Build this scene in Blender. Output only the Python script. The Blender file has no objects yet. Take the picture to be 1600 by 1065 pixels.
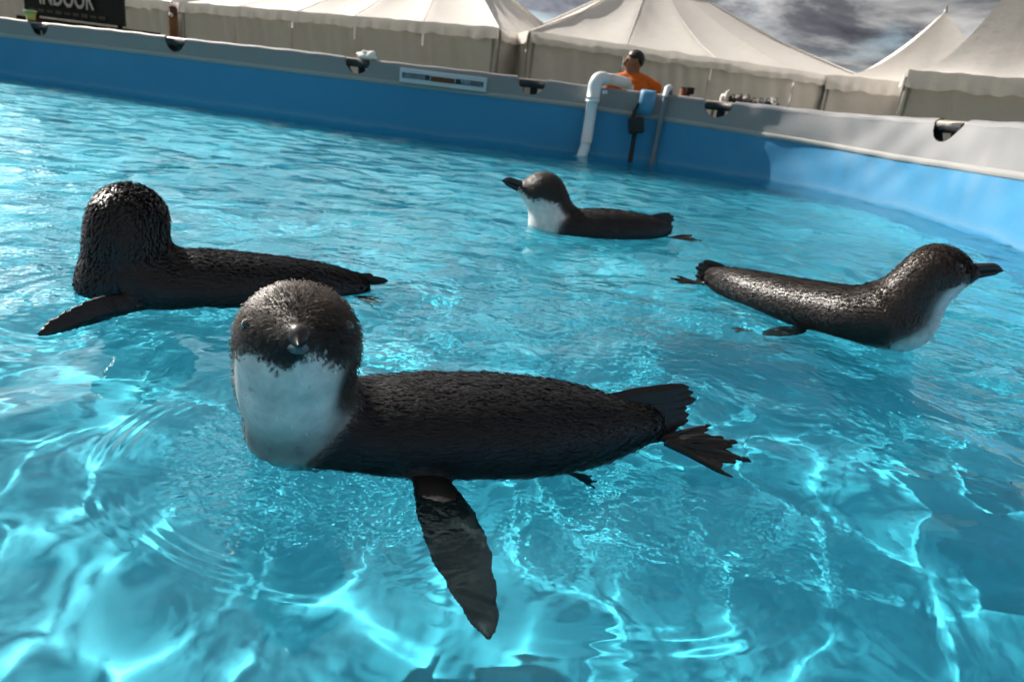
import bpy, bmesh, math, random
import numpy as np
from mathutils import Vector, Matrix

random.seed(7); RNG = np.random.default_rng(11)
sc = bpy.context.scene
COL = sc.collection

# ------------------------------------------------------------------ camera
IW, IH, FPX = 1600, 1065, 1100.0
CAM_H, PITCH, ROLL = 0.29, math.radians(18.7), math.radians(7.0)
cF = np.array([0, math.cos(PITCH), -math.sin(PITCH)])
_u0 = np.array([0, math.sin(PITCH), math.cos(PITCH)]); _r0 = np.array([1.0, 0, 0])
cR = math.cos(ROLL)*_r0 + math.sin(ROLL)*_u0
cU = -math.sin(ROLL)*_r0 + math.cos(ROLL)*_u0
cC = np.array([0, 0, CAM_H])
def ray(x, y): return cF + cR*(x-IW/2)/FPX - cU*(y-IH/2)/FPX
def onz(x, y, z=0.0):
    d = ray(x, y); return cC + d*(z-CAM_H)/d[2]
def aty(x, y, Y):
    d = ray(x, y); return cC + d*Y/d[1]
cam = bpy.data.cameras.new('camera'); camo = bpy.data.objects.new('camera', cam); COL.objects.link(camo)
cam.sensor_width = 36; cam.lens = 36*FPX/IW; cam.clip_start = 0.02; cam.clip_end = 3000
m = Matrix.Identity(4)
for i in range(3):
    m[i][0] = cR[i]; m[i][1] = cU[i]; m[i][2] = -cF[i]; m[i][3] = cC[i]
camo.matrix_world = m
cam.dof.use_dof = True; cam.dof.focus_distance = 0.62; cam.dof.aperture_fstop = 13
sc.camera = camo

# ------------------------------------------------------------------ sky, sun, exposure
SUN_AZ, SUN_EL = math.radians(-51), math.radians(39)      # azimuth from +Y, negative = left
sdir = Vector((math.sin(SUN_AZ)*math.cos(SUN_EL), math.cos(SUN_AZ)*math.cos(SUN_EL), math.sin(SUN_EL)))
sun = bpy.data.lights.new('sun', 'SUN'); sun.energy = 4.6; sun.angle = math.radians(0.53); sun.color = (1.0, 0.93, 0.84)
suno = bpy.data.objects.new('sun', sun); COL.objects.link(suno)
suno.rotation_euler = sdir.to_track_quat('Z', 'Y').to_euler(); suno.location = (0, 0, 20)
sun.cycles.is_caustics_light = True
sc.view_settings.view_transform = 'Standard'; sc.view_settings.look = 'None'
sc.view_settings.exposure = 0.72; sc.view_settings.gamma = 1.0; sc.view_settings.use_curve_mapping = False
sc.cycles.blur_glossy = 0.4
sc.cycles.max_bounces = 5; sc.cycles.transmission_bounces = 4; sc.cycles.diffuse_bounces = 2
sc.cycles.glossy_bounces = 4; sc.cycles.transparent_max_bounces = 8
sc.cycles.sample_clamp_indirect = 20.0
sc.cycles.use_denoising = True; sc.cycles.use_adaptive_sampling = True; sc.cycles.adaptive_threshold = 0.05; sc.cycles.adaptive_min_samples = 16

class NT:
    """small helper to write node trees"""
    def __init__(s, tree): s.t = tree; s.n = tree.nodes; s.l = tree.links
    def new(s, typ, **kw):
        n = s.n.new(typ)
        for k, v in kw.items():
            if k == 'ins':
                for a, b in v.items():
                    if isinstance(b, bpy.types.NodeSocket): s.l.new(b, n.inputs[a])
                    else: n.inputs[a].default_value = b
            else: setattr(n, k, v)
        return n
    def math(s, op, a, b=None, c=None, clamp=False):
        n = s.n.new('ShaderNodeMath'); n.operation = op; n.use_clamp = clamp
        for i, v in enumerate((a, b, c)):
            if v is None: continue
            if isinstance(v, bpy.types.NodeSocket): s.l.new(v, n.inputs[i])
            else: n.inputs[i].default_value = v
        return n.outputs[0]
    def ramp(s, fac, stops, interp='LINEAR'):
        n = s.n.new('ShaderNodeValToRGB'); s.l.new(fac, n.inputs[0]); r = n.color_ramp; r.interpolation = interp
        while len(r.elements) < len(stops): r.elements.new(0.5)
        for e, (p, c) in zip(r.elements, stops):
            e.position = p; e.color = (c, c, c, 1) if isinstance(c, (int, float)) else (*c, 1)
        return n.outputs[0]
    def mix(s, fac, a, b, mode='MIX'):
        n = s.n.new('ShaderNodeMix'); n.data_type = 'RGBA'; n.blend_type = mode
        for sock, v in ((n.inputs[0], fac), (n.inputs[6], a), (n.inputs[7], b)):
            if isinstance(v, bpy.types.NodeSocket): s.l.new(v, sock)
            elif isinstance(v, (int, float)): sock.default_value = v
            else: sock.default_value = (*v, 1)
        return n.outputs[2]
    def noise(s, vec, scale, detail=4, rough=0.55, dist=0.0, dim='3D'):
        n = s.n.new('ShaderNodeTexNoise'); n.noise_dimensions = dim
        if vec is not None: s.l.new(vec, n.inputs['Vector'])
        n.inputs['Scale'].default_value = scale; n.inputs['Detail'].default_value = detail
        n.inputs['Roughness'].default_value = rough; n.inputs['Distortion'].default_value = dist
        return n.outputs[0]

world = bpy.data.worlds.new('World'); sc.world = world; world.cycles.sampling_method = 'MANUAL'; world.cycles.sample_map_resolution = 512; world.use_nodes = True
w = NT(world.node_tree); w.n.clear()
sky = w.new('ShaderNodeTexSky', sky_type='NISHITA'); sky.sun_disc = False
sky.sun_elevation = SUN_EL; sky.sun_rotation = SUN_AZ; sky.altitude = 20; sky.air_density = 1.0; sky.dust_density = 1.2
bgs = w.new('ShaderNodeBackground', ins={'Color': sky.outputs[0], 'Strength': 0.075})
tc = w.new('ShaderNodeTexCoord')
sep = w.new('ShaderNodeSeparateXYZ', ins={0: tc.outputs['Generated']})
zz = w.math('ADD', w.math('MAXIMUM', sep.outputs[2], 0.0), 0.16)
cx = w.math('DIVIDE', sep.outputs[0], zz); cy = w.math('DIVIDE', sep.outputs[1], zz)
cv = w.new('ShaderNodeCombineXYZ', ins={0: cx, 1: cy, 2: 3.7})
n1 = w.noise(cv.outputs[0], 0.9, 9, 0.58, 0.5)
cover = w.ramp(n1, [(0.36, 0.0), (0.50, 1.0)])
n2 = w.noise(cv.outputs[0], 1.5, 9, 0.60, 0.4)
shade = w.ramp(n2, [(0.34, (0.11, 0.118, 0.145)), (0.46, (0.24, 0.25, 0.28)), (0.54, (0.62, 0.62, 0.63)), (0.66, (1.25, 1.22, 1.18))])
# clouds scatter forward: brighter towards the sun
dt = w.new('ShaderNodeVectorMath', operation='DOT_PRODUCT', ins={0: tc.outputs['Generated'], 1: tuple(sdir)}).outputs['Value']
low = w.math('POWER', 2.718, w.math('MULTIPLY', w.math('MAXIMUM', sep.outputs[2], 0.0), -5.5))      # brighter band under the cloud deck
glow = w.math('ADD', 0.30, w.math('MULTIPLY', w.math('MULTIPLY', w.math('POWER', w.math('MAXIMUM', dt, 0.0), 4.0), 13.0), low))
bgc = w.new('ShaderNodeBackground', ins={'Color': shade, 'Strength': glow})
mx = w.new('ShaderNodeMixShader', ins={0: cover, 1: bgs.outputs[0], 2: bgc.outputs[0]})
w.new('ShaderNodeOutputWorld', ins={0: mx.outputs[0]})

# ------------------------------------------------------------------ helpers
def tag(o, label=None, cat=None, group=None, kind=None):
    if label: o['label'] = label
    if cat: o['category'] = cat
    if group: o['group'] = group
    if kind: o['kind'] = kind
    return o
def empty(name, loc=(0, 0, 0), rz=0.0):
    o = bpy.data.objects.new(name, None); COL.objects.link(o); o.location = loc; o.rotation_euler = (0, 0, rz)
    o.empty_display_size = 0.1
    return o
def mesh(name, verts, faces, mat=None, parent=None, smooth=True, recv=False):
    """one mesh object; verts in world space (parents sit at the origin of their own transform)"""
    me = bpy.data.meshes.new(name)
    verts = np.asarray(verts, dtype=np.float64)
    if parent is not None:
        mi = np.array(world_of(parent).inverted())
        verts = verts @ mi[:3, :3].T + mi[:3, 3]
    if isinstance(faces, np.ndarray):
        nf, k = faces.shape
        me.vertices.add(len(verts)); me.vertices.foreach_set('co', verts.astype(np.float32).ravel())
        me.loops.add(nf*k); me.loops.foreach_set('vertex_index', faces.astype(np.int32).ravel())
        me.polygons.add(nf); me.polygons.foreach_set('loop_start', np.arange(0, nf*k, k, dtype=np.int32))
        me.update(calc_edges=True)
    else:
        me.from_pydata([tuple(v) for v in verts], [], [tuple(f) for f in faces]); me.update()
    me.validate()
    if smooth: me.polygons.foreach_set('use_smooth', np.ones(len(me.polygons), dtype=bool))
    if mat: me.materials.append(mat)
    o = bpy.data.objects.new(name, me); COL.objects.link(o)
    if parent is not None: o.parent = parent
    if recv: o.cycles.is_caustics_receiver = True
    return o
def world_of(o):
    mw = o.matrix_basis.copy()
    while o.parent is not None:
        o = o.parent; mw = o.matrix_basis @ mw
    return mw
def mat(name):
    m = bpy.data.materials.new(name); m.use_nodes = True
    t = NT(m.node_tree); t.n.clear()
    b = t.new('ShaderNodeBsdfPrincipled'); o = t.new('ShaderNodeOutputMaterial', ins={0: b.outputs[0]})
    t.b = b; t.o = o; t.m = m
    t.co = t.new('ShaderNodeTexCoord').outputs['Object']
    return t
def setp(t, **kw):
    names = {'col': 'Base Color', 'rough': 'Roughness', 'spec': 'Specular IOR Level', 'metal': 'Metallic', 'normal': 'Normal',
             'coat': 'Coat Weight', 'sheen': 'Sheen Weight', 'trans': 'Transmission Weight', 'ior': 'IOR', 'alpha': 'Alpha', 'coatr': 'Coat Roughness'}
    for k, v in kw.items():
        s = t.b.inputs[names[k]]
        if isinstance(v, bpy.types.NodeSocket): t.l.new(v, s)
        elif k == 'col': s.default_value = (*v, 1)
        else: s.default_value = v
def bump(t, h, strength=0.3, dist=0.01):
    n = t.new('ShaderNodeBump', ins={'Height': h, 'Strength': strength, 'Distance': dist}); return n.outputs[0]
def simple(name, col, rough=0.5, spec=0.5, var=0.15, scale=20, bmp=0.0, metal=0.0):
    t = mat(name)
    n = t.noise(t.co, scale, 5)
    dark = tuple(c*(1-var) for c in col); lite = tuple(min(1, c*(1+var)) for c in col)
    setp(t, col=t.mix(t.ramp(n, [(0.3, 0.0), (0.7, 1.0)]), dark, lite), rough=rough, spec=spec, metal=metal)
    if bmp: setp(t, normal=bump(t, n, bmp, 0.004))
    return t.m
def catmull(P, n, closed=False):
    P = np.asarray(P, float); out = []; N = len(P)
    segs = N if closed else N-1
    for i in range(segs):
        if closed: a, b, c, d = P[(i-1) % N], P[i], P[(i+1) % N], P[(i+2) % N]
        else: a, b, c, d = P[max(i-1, 0)], P[i], P[i+1], P[min(i+2, N-1)]
        for k in range(n):
            t = k/n
            out.append(0.5*((2*b)+(-a+c)*t+(2*a-5*b+4*c-d)*t*t+(-a+3*b-3*c+d)*t**3))
    if not closed: out.append(P[-1])
    return np.array(out)
def resample(P, step, closed=False):
    Q = np.vstack([P, P[:1]]) if closed else P
    L = np.r_[0, np.cumsum(np.linalg.norm(np.diff(Q, axis=0), axis=1))]
    n = max(2, int(round(L[-1]/step)))
    s = np.linspace(0, L[-1], n+1)
    R = np.stack([np.interp(s, L, Q[:, i]) for i in range(Q.shape[1])], 1)
    return (R[:-1], s[:-1], L[-1]) if closed else (R, s, L[-1])
def gridfaces(nu, nv, cu=False, cv_=False):
    """quads of a (nu x nv) vertex grid, index = i*nv + j"""
    I = np.arange(nu if cu else nu-1); J = np.arange(nv if cv_ else nv-1)
    i, j = np.meshgrid(I, J, indexing='ij'); i = i.ravel(); j = j.ravel()
    i2 = (i+1) % nu; j2 = (j+1) % nv
    return np.stack([i*nv+j, i2*nv+j, i2*nv+j2, i*nv+j2], 1)
def tube(path, r, n=12, cap=True):
    """verts, faces of a tube along a polyline; r scalar or per point"""
    P = np.asarray(path, float); N = len(P); r = np.broadcast_to(np.asarray(r, float), (N,))
    T = np.gradient(P, axis=0); T /= np.linalg.norm(T, axis=1)[:, None]
    up = np.array([0, 0, 1.0]) if abs(T[0][2]) < 0.9 else np.array([1.0, 0, 0])
    u = np.cross(T[0], up); u /= np.linalg.norm(u)
    V = []
    a = np.linspace(0, 2*np.pi, n, endpoint=False)
    for i in range(N):
        u = u - T[i]*(u@T[i]); u /= np.linalg.norm(u); v = np.cross(T[i], u)
        V.append(P[i] + r[i]*(np.cos(a)[:, None]*u + np.sin(a)[:, None]*v))
    F = [tuple(f) for f in gridfaces(N, n, False, True)]
    if cap: F += [tuple(range(n))[::-1], tuple(range((N-1)*n, N*n))]
    return np.vstack(V), F
def box(c, s, R=None):
    c = np.asarray(c, float); s = np.asarray(s, float)/2
    v = np.array([[x, y, z] for x in (-1, 1) for y in (-1, 1) for z in (-1, 1)])*s
    if R is not None: v = v @ np.asarray(R).T
    return v+c, [(0, 1, 3, 2), (4, 6, 7, 5), (0, 4, 5, 1), (2, 3, 7, 6), (0, 2, 6, 4), (1, 5, 7, 3)]
def merge(parts):
    V, F, k = [], [], 0
    for v, f in parts:
        V.append(np.asarray(v)); F += [tuple(int(i)+k for i in q) for q in f]; k += len(v)
    return np.vstack(V), F
def bevel(o, w=0.004, seg=2):
    b = o.modifiers.new('bevel', 'BEVEL'); b.width = w; b.segments = seg; b.limit_method = 'ANGLE'
    return o

# ------------------------------------------------------------------ ground
GZ, FZ = -0.66, -0.62          # ground outside, liner floor inside
t = mat('grass_ground')
na = t.noise(t.co, 0.5, 6); nb = t.noise(t.co, 14, 6, 0.7)
setp(t, col=t.mix(t.ramp(na, [(0.42, 0.0), (0.6, 1.0)]), t.mix(nb, (0.03, 0.05, 0.012), (0.075, 0.11, 0.03)), t.mix(nb, (0.09, 0.075, 0.05), (0.16, 0.14, 0.09))), rough=0.95, spec=0.1)
setp(t, normal=bump(t, nb, 0.8, 0.05))
M_ground = t.m
gx = np.concatenate([-np.geomspace(900, 3, 24), np.linspace(-2.5, 2.5, 3), np.geomspace(3, 900, 24)])
G = np.array([[x, y, GZ] for x in gx for y in gx+8])
tag(mesh('ground', G, gridfaces(len(gx), len(gx)), M_ground), kind='structure')

# ------------------------------------------------------------------ pool outline (water line), counter-clockwise seen from above
OUT = [(-6.6, 6.55), (-4.5, 6.12), (-2.6, 5.52), (-1.05, 5.12), (0.42, 5.02), (0.98, 4.91), (1.42, 4.62), (1.70, 4.2), (1.83, 3.6), (1.80, 2.9), (1.66, 2.25),
       (1.42, 1.4), (1.08, 0.45), (0.55, -0.45), (-0.6, -1.0), (-3.0, -1.0), (-6.0, 0.3), (-7.6, 2.6), (-7.7, 5.2)]
OL, OS, OLEN = resample(catmull(np.array(OUT), 24, True), 0.02, True)
NO = len(OL)
TG = np.roll(OL, -1, 0)-np.roll(OL, 1, 0); TG /= np.linalg.norm(TG, axis=1)[:, None]
for _ in range(12): TG = (np.roll(TG, 1, 0)+TG*2+np.roll(TG, -1, 0))/4
TG /= np.linalg.norm(TG, axis=1)[:, None]
NOUT = np.stack([-TG[:, 1], TG[:, 0]], 1)          # outward normal (outline runs clockwise)
RIM = 0.435
def s_at(px, py):
    """arc position of the wall seen at a rim pixel"""
    best = None
    d = ray(px, py)
    Pr = np.c_[OL, np.full(NO, RIM)]-cC
    ang = (Pr@d)/np.linalg.norm(Pr, axis=1)/np.linalg.norm(d)
    return OS[int(np.argmax(ang))]
# ------------------------------------------------------------------ pool walls and floor
def liner(name, base, wr=0.3, rough=0.55):
    t = mat(name)
    n = t.noise(t.co, 2.2, 6, 0.6); f = t.noise(t.co, 60, 4, 0.6)
    d = tuple(c*0.86 for c in base); l = tuple(min(1, c*1.1) for c in base)
    c1 = t.mix(n, d, l); c2 = t.mix(t.ramp(f, [(0.62, 0.0), (0.8, 0.25)]), c1, tuple(c*0.7 for c in base))
    if name == 'blue_vinyl':                       # faint chalky tide mark left by splashing
        zc = t.new('ShaderNodeSeparateXYZ', ins={0: t.new('ShaderNodeNewGeometry').outputs['Position']}).outputs[2]
        st = t.math('ADD', zc, t.math('MULTIPLY', t.noise(t.co, 3.5, 5, .6), -0.05))
        c2 = t.mix(t.ramp(t.math('ADD', st, 0.5), [(0.476, 0.0), (0.492, 0.14), (0.505, 0.05), (0.53, 0.0)]), c2, (0.42, 0.46, 0.44))
    setp(t, col=c2, rough=rough, spec=0.28, normal=bump(t, t.math('ADD', n, t.math('MULTIPLY', f, 0.06)), wr, 0.02))
    return t.m
M_blue = liner('blue_vinyl', (0.042, 0.235, 0.43))
M_floor = liner('blue_floor_vinyl', (0.115, 0.60, 0.765), 0.05, 0.5)
M_grey = liner('grey_vinyl', (0.25, 0.25, 0.255))
M_hem = liner('hem_vinyl', (0.33, 0.325, 0.315))
M_out = liner('dark_vinyl', (0.05, 0.055, 0.06))

pool = empty('pool', (0, 0, GZ)); tag(pool, 'blue vinyl swimming pool with grey rim band and half-moon cut-outs', 'pool')
# wrinkle field on the wall: diagonal folds, stronger on the slack right-hand bend
def wrk(s, z):
    return 0.5*np.sin(9*s+14*z+1.3*np.sin(3*s)) + 0.35*np.sin(17*s-21*z+2*np.sin(5.1*s+3)) + 0.3*np.sin(31*s+18*z+1.7*np.sin(7*s))
s_r0, s_r1 = s_at(1060, 150), s_at(1600, 208)
slack = np.clip((OS-s_r0)/0.5, 0, 1)*(OS < s_r1+3.0)
lean = 0.16*np.clip((OS-s_r0)/max(0.1, s_r1-s_r0), 0, 1)*(OS < s_r1+3.0)   # wall top leans out on the bend
bandw = 0.128+0.068*np.clip((OS-s_at(900, 130))/(s_at(1400, 190)-s_at(900, 130)), 0, 1)*(OS < s_r1+4.0)
HOLES = [s_at(*p) for p in ((272, 47), (560, 82), (835, 115), (1121, 158), (1449, 200))]
gap = np.mean(np.diff(HOLES))
HOLES = [HOLES[0]-gap*k for k in (3, 2, 1)] + HOLES + [HOLES[-1]+gap*k for k in (1, 2, 3)]
HR = 0.090
holecut = np.zeros(NO)
for h in HOLES:
    d = np.abs(OS-h); holecut = np.maximum(holecut, np.sqrt(np.clip(HR**2-d**2, 0, None)))
def wallpt(i, z, off=0.0):
    """point on the wall skin at outline index array i, height z, pushed outward by off"""
    zz = np.clip(z/RIM, 0, 1.2)
    o = off + lean[i]*zz - 0.010*slack[i]*wrk(OS[i], z)*np.clip(z*6, 0, 1) - 0.0022*wrk(OS[i]*0.7, z)
    xy = OL[i]+NOUT[i]*o[:, None]
    return np.c_[xy, z]
IDX = np.arange(NO)
def strip(zs_list, off):
    """closed strip; zs_list = list of per-column heights"""
    cols = [wallpt(IDX, np.broadcast_to(z, (NO,)).astype(float), np.broadcast_to(off if np.isscalar(off) else off[k], (NO,))) for k, z in enumerate(zs_list)]
    V = np.stack(cols, 1).reshape(-1, 3)
    return V, gridfaces(NO, len(zs_list), True, False)
zb = RIM-bandw
# blue liner from under the band down to the floor
V, F = strip([zb+0.02]+[zb*(1-k/7) for k in range(1, 8)]+[np.full(NO, z) for z in (-0.08, -0.2, -0.3, -0.45, FZ-0.01)], 0.0)
liner_o = mesh('liner_wall', V, F, M_blue, pool, recv=True)
# grey band, with half-moon notches in its top edge
top_in = RIM-0.004-holecut
V, F = strip([zb+(top_in-zb)*k/8 for k in range(9)], -0.005)
mesh('rim_band', V, F, M_grey, pool)
# stitched hem along the lower edge of the band
V, F = strip([zb-0.012, zb-0.006, zb+0.012, zb+0.019], [-0.003, -0.009, -0.010, -0.005])
mesh('hem', V, F, M_hem, pool)
# sleeve rolled over the top rail, one piece between every two notches, and the outer skin
RR = 0.021
ang = np.linspace(math.radians(185), math.radians(-60), 11)
segs = []; run = []
for i in list(range(NO)):
    if holecut[i] > 0:
        if len(run) > 3: segs.append(run)
        run = []
    else: run.append(i)
if len(run) > 3:
    if segs and segs[0][0] == 0: segs[0] = run+segs[0]
    else: segs.append(run)
for sg in segs:
    ii = np.array(sg)
    cols = []
    for a in ang:
        o = RR*1.05+np.cos(a)*RR*1.25-0.002; z = RIM-RR*0.6+np.sin(a)*RR*1.25
        zz = np.clip(np.full(len(ii), z)+0.0025*np.sin(OS[ii]*4.1)+0.0016*np.sin(OS[ii]*23), None, 9)
        cols.append(wallpt(ii, zz, np.full(len(ii), o)))
    V = np.stack(cols, 1).reshape(-1, 3)
    mesh('rim_sleeve', V, gridfaces(len(ii), len(ang)), M_grey, pool)
V, F = strip([RIM-0.02-holecut, RIM-0.15, np.full(NO, 0.0), np.full(NO, -0.3), np.full(NO, GZ)], 0.055)
mesh('outer_skin', V, F, M_out, pool)
M_rail = simple('rail_paint', (0.33, 0.29, 0.25), 0.45, 0.5, 0.2, 30)
M_dark = simple('dark_fitting', (0.022, 0.022, 0.024), 0.5, 0.4)
rp = wallpt(IDX[::4], np.full(len(IDX[::4]), RIM-RR*0.55), np.full(len(IDX[::4]), RR*1.05))
tv, tf = tube(np.vstack([rp, rp[:1]]), RR*0.95, 10, False)
mesh('top_rail', tv, tf, M_rail, pool)
for h in HOLES:                     # tee fitting and leg behind every notch
    i = int(np.argmin(np.abs(OS-h))); ii = np.array([i])
    a = wallpt(ii, np.array([RIM-0.012]), np.array([RR]))[0]; tvec = np.r_[TG[i], 0]; nv = np.r_[NOUT[i], 0]
    parts = [tube([a-tvec*0.085-[0, 0, .012], a+tvec*0.085-[0, 0, .012]], 0.027, 12),
             tube([a+nv*0.012+tvec*0.014+[0, 0, -.01], a+nv*0.03+tvec*0.014+[0, 0, -.16]], 0.026, 12)]
    lo = mesh('leg_fitting', *merge(parts), M_dark, pool)
    v, f = tube([a+nv*0.03+tvec*0.014+[0, 0, -.15], [a[0]+nv[0]*0.16, a[1]+nv[1]*0.16, GZ]], 0.02, 10)
    mesh('frame_leg', v, f, M_rail, pool)
# floor
bm = bmesh.new()
vs = [bm.verts.new((p[0], p[1], FZ)) for p in OL[::6]]
bm.faces.new(vs); bmesh.ops.triangulate(bm, faces=bm.faces[:])
me = bpy.data.meshes.new('liner_floor'); bm.to_mesh(me); bm.free(); me.materials.append(M_floor)
fl = bpy.data.objects.new('liner_floor', me); COL.objects.link(fl); fl.parent = pool; fl.location = (0, 0, -GZ)
fl.cycles.is_caustics_receiver = True
if me.polygons[0].normal.z < 0: me.flip_normals()
# ------------------------------------------------------------------ water
def smooth01(x): x = np.clip(x, 0, 1); return x*x*(3-2*x)
PENG = []            # filled: (x, y, ring strength, ring wavelength, radius of first ring)
RINGS = [  # centre x, y, inner radius, outer radius, wavelength, amplitude, angle centre, angle half width
    (-0.130, 0.520, 0.150, 0.198, 0.0115, 0.00026, math.radians(215), math.radians(150)),
    (-0.500, 0.840, 0.08, 0.30, 0.030, 0.0011, math.radians(170), math.radians(120)),
    (0.045, 1.790, 0.08, 0.32, 0.045, 0.0011, math.radians(200), math.radians(120)),
    (0.640, 1.080, 0.07, 0.34, 0.035, 0.0011, math.radians(0), math.radians(130)),
    (0.060, 0.560, 0.20, 0.30, 0.016, 0.00014, math.radians(265), math.radians(60)),
]
_w = []
_r = np.random.default_rng(5)
for lam, amp, cnt, tilt in ((0.66, 0.0030, 7, 1.0), (0.26, 0.0014, 14, 1.0), (0.145, 0.00132, 24, 1.0), (0.10, 0.0003, 18, 1.0)):
    for k in range(cnt):
        l = lam*_r.uniform(0.78, 1.28); th = _r.uniform(0, 2*np.pi)
        _w.append((2*np.pi/l, math.cos(th), math.sin(th), _r.uniform(0, 6.28), amp*_r.uniform(.6, 1.3)/math.sqrt(cnt)*1.4))
def water_h(x, y):
    xx = x+0.03*np.sin(5.1*y+1)+0.02*np.sin(9.7*y+3.3*x); yy = y+0.03*np.sin(4.7*x+2)+0.02*np.sin(11.3*x-2.1*y)
    h = np.zeros_like(x)
    for k, c, s, p, a in _w: h += a*np.sin(k*(c*xx+s*yy)+p)
    calm = 1-0.35*np.exp(-(((x+0.15)/0.35)**2+((y-0.33)/0.22)**2))
    h = h*calm
    return h
def chop_mask(x, y):
    return 0.10+1.15*smooth01((y-0.42)/0.55)+0.35*smooth01((y-1.2)/1.5)
def fine_mask(x, y):
    d0 = np.hypot(x+0.135, (y-0.505))
    return 1.0*smooth01((0.135-d0)/0.03)+0.5*np.exp(-(((x-0.12)/0.12)**2+((y-0.47)/0.075)**2))+0.38*smooth01((y-0.60)/0.3)
def ring_mask(x, y, q):
    (cx_, cy_, r0, r1, lam, amp, a0, aw) = q
    dx = x-cx_; dy = (y-cy_)
    r = np.hypot(dx, dy); an = np.arctan2(dy, dx)
    da = np.abs((an-a0+np.pi) % (2*np.pi)-np.pi)
    return smooth01((r-r0)/0.03+0.5)*smooth01((r1-r)/(r1-r0)*1.6)*smooth01((aw-da)/0.6)
def graded(a, b, c0, c1, fine, coarse, g=1.035):
    out = list(np.arange(c0, c1, fine))
    d = fine; v = out[-1]
    while v < b: d = min(coarse, d*g); v += d; out.append(v)
    d = fine; v = c0; left = []
    while v > a: d = min(coarse, d*g); v -= d; left.append(v)
    return np.array(left[::-1]+out)
gx = graded(-8.0, 2.2, -1.45, 0.85, 0.0042, 0.035, 1.06); gy = graded(-1.3, 6.9, 0.25, 1.85, 0.0042, 0.03, 1.06)
X, Y = np.meshgrid(gx, gy, indexing='ij')
# inside test against the outline pushed out into the wall
POLY = OL+NOUT*0.022
def inside(x, y, P):
    res = np.zeros(x.shape, bool); Q = P[::5]; n = len(Q)
    for i in range(n):
        x0, y0 = Q[i]; x1, y1 = Q[(i+1) % n]
        c = ((y0 > y) != (y1 > y))
        if y1 != y0: res ^= c & (x < (x1-x0)*(y-y0)/(y1-y0)+x0)
    return res
ins = inside(X, Y, POLY)
Z = water_h(X, Y)
F = gridfaces(len(gx), len(gy))
keep = ins.ravel()[F].all(1); F = F[keep]
used = np.unique(F); remap = np.full(X.size, -1); remap[used] = np.arange(len(used))
V = np.c_[X.ravel(), Y.ravel(), Z.ravel()][used]; F = remap[F]
t = mat('pool_water'); t.n.remove(t.b)
wco = t.new('ShaderNodeNewGeometry').outputs['Position']
def attr(n): return t.new('ShaderNodeAttribute', attribute_name=n).outputs['Fac']
def cen(v): return t.math('SUBTRACT', v, 0.5)
# chop: two octaves of capillary ripples, in metres of height
ch = t.math('ADD', t.math('MULTIPLY', cen(t.noise(wco, 17, 0.0, 0.5, 0.0)), 0.0046), t.math('MULTIPLY', cen(t.noise(wco, 40, 1.0, 0.5, 0.0)), 0.0022))
far = t.math('MULTIPLY', t.math('MULTIPLY', cen(t.noise(wco, 5.5, 1.0, 0.5, 0.0)), 0.040), attr('far'))
hgt = t.math('ADD', t.math('ADD', far, t.math('MULTIPLY', ch, attr('chop'))), t.math('MULTIPLY', t.math('MULTIPLY', cen(t.noise(wco, 85, 1.5, 0.55, 0.0)), 0.0036), attr('fine')))
brk = t.ramp(t.noise(wco, 13, 1.0, 0.5, 0.0), [(0.40, 0.0), (0.62, 1.0)])
for k, q in enumerate(RINGS):
    mp = t.new('ShaderNodeMapping', vector_type='POINT', ins={'Vector': wco, 'Location': (-q[0], -q[1], 0), 'Scale': (1, 1, 0)})
    wv = t.new('ShaderNodeTexWave', wave_type='RINGS', rings_direction='SPHERICAL', wave_profile='SIN',
               ins={'Vector': mp.outputs[0], 'Scale': 2*math.pi/q[4]/20.0, 'Distortion': 3.0 if k < 1 else 1.2, 'Detail': 0.0, 'Detail Scale': 0.35})
    hgt = t.math('ADD', hgt, t.math('MULTIPLY', t.math('MULTIPLY', cen(wv.outputs['Fac']), q[5]*2), t.math('MULTIPLY', brk, attr('ring%d' % k))))
bn = t.new('ShaderNodeBump', ins={'Height': hgt, 'Strength': 1.0, 'Distance': 1.0})
gl = t.new('ShaderNodeBsdfGlass', ins={'Color': (0.72, 0.962, 0.984, 1), 'Roughness': 0.0, 'IOR': 1.333, 'Normal': bn.outputs[0]})
t.l.new(gl.outputs[0], t.o.inputs[0])
water = mesh('water', V, F, t.m); tag(water, kind='structure')
if water.data.polygons[0].normal.z < 0: water.data.flip_normals()
water.cycles.is_caustics_caster = True
print('water', len(V))

def vattr(o, name, vals):
    a = o.data.attributes.new(name, 'FLOAT', 'POINT'); a.data.foreach_set('value', np.asarray(vals, np.float32))
vattr(water, 'chop', chop_mask(V[:, 0], V[:, 1]))
vattr(water, 'far', smooth01((V[:, 1]-0.9)/1.2)*(1-0.5*smooth01((V[:, 0]-0.2)/0.8)))
vattr(water, 'fine', fine_mask(V[:, 0], V[:, 1]))
for k, q in enumerate(RINGS): vattr(water, 'ring%d' % k, ring_mask(V[:, 0], V[:, 1], q))
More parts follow.
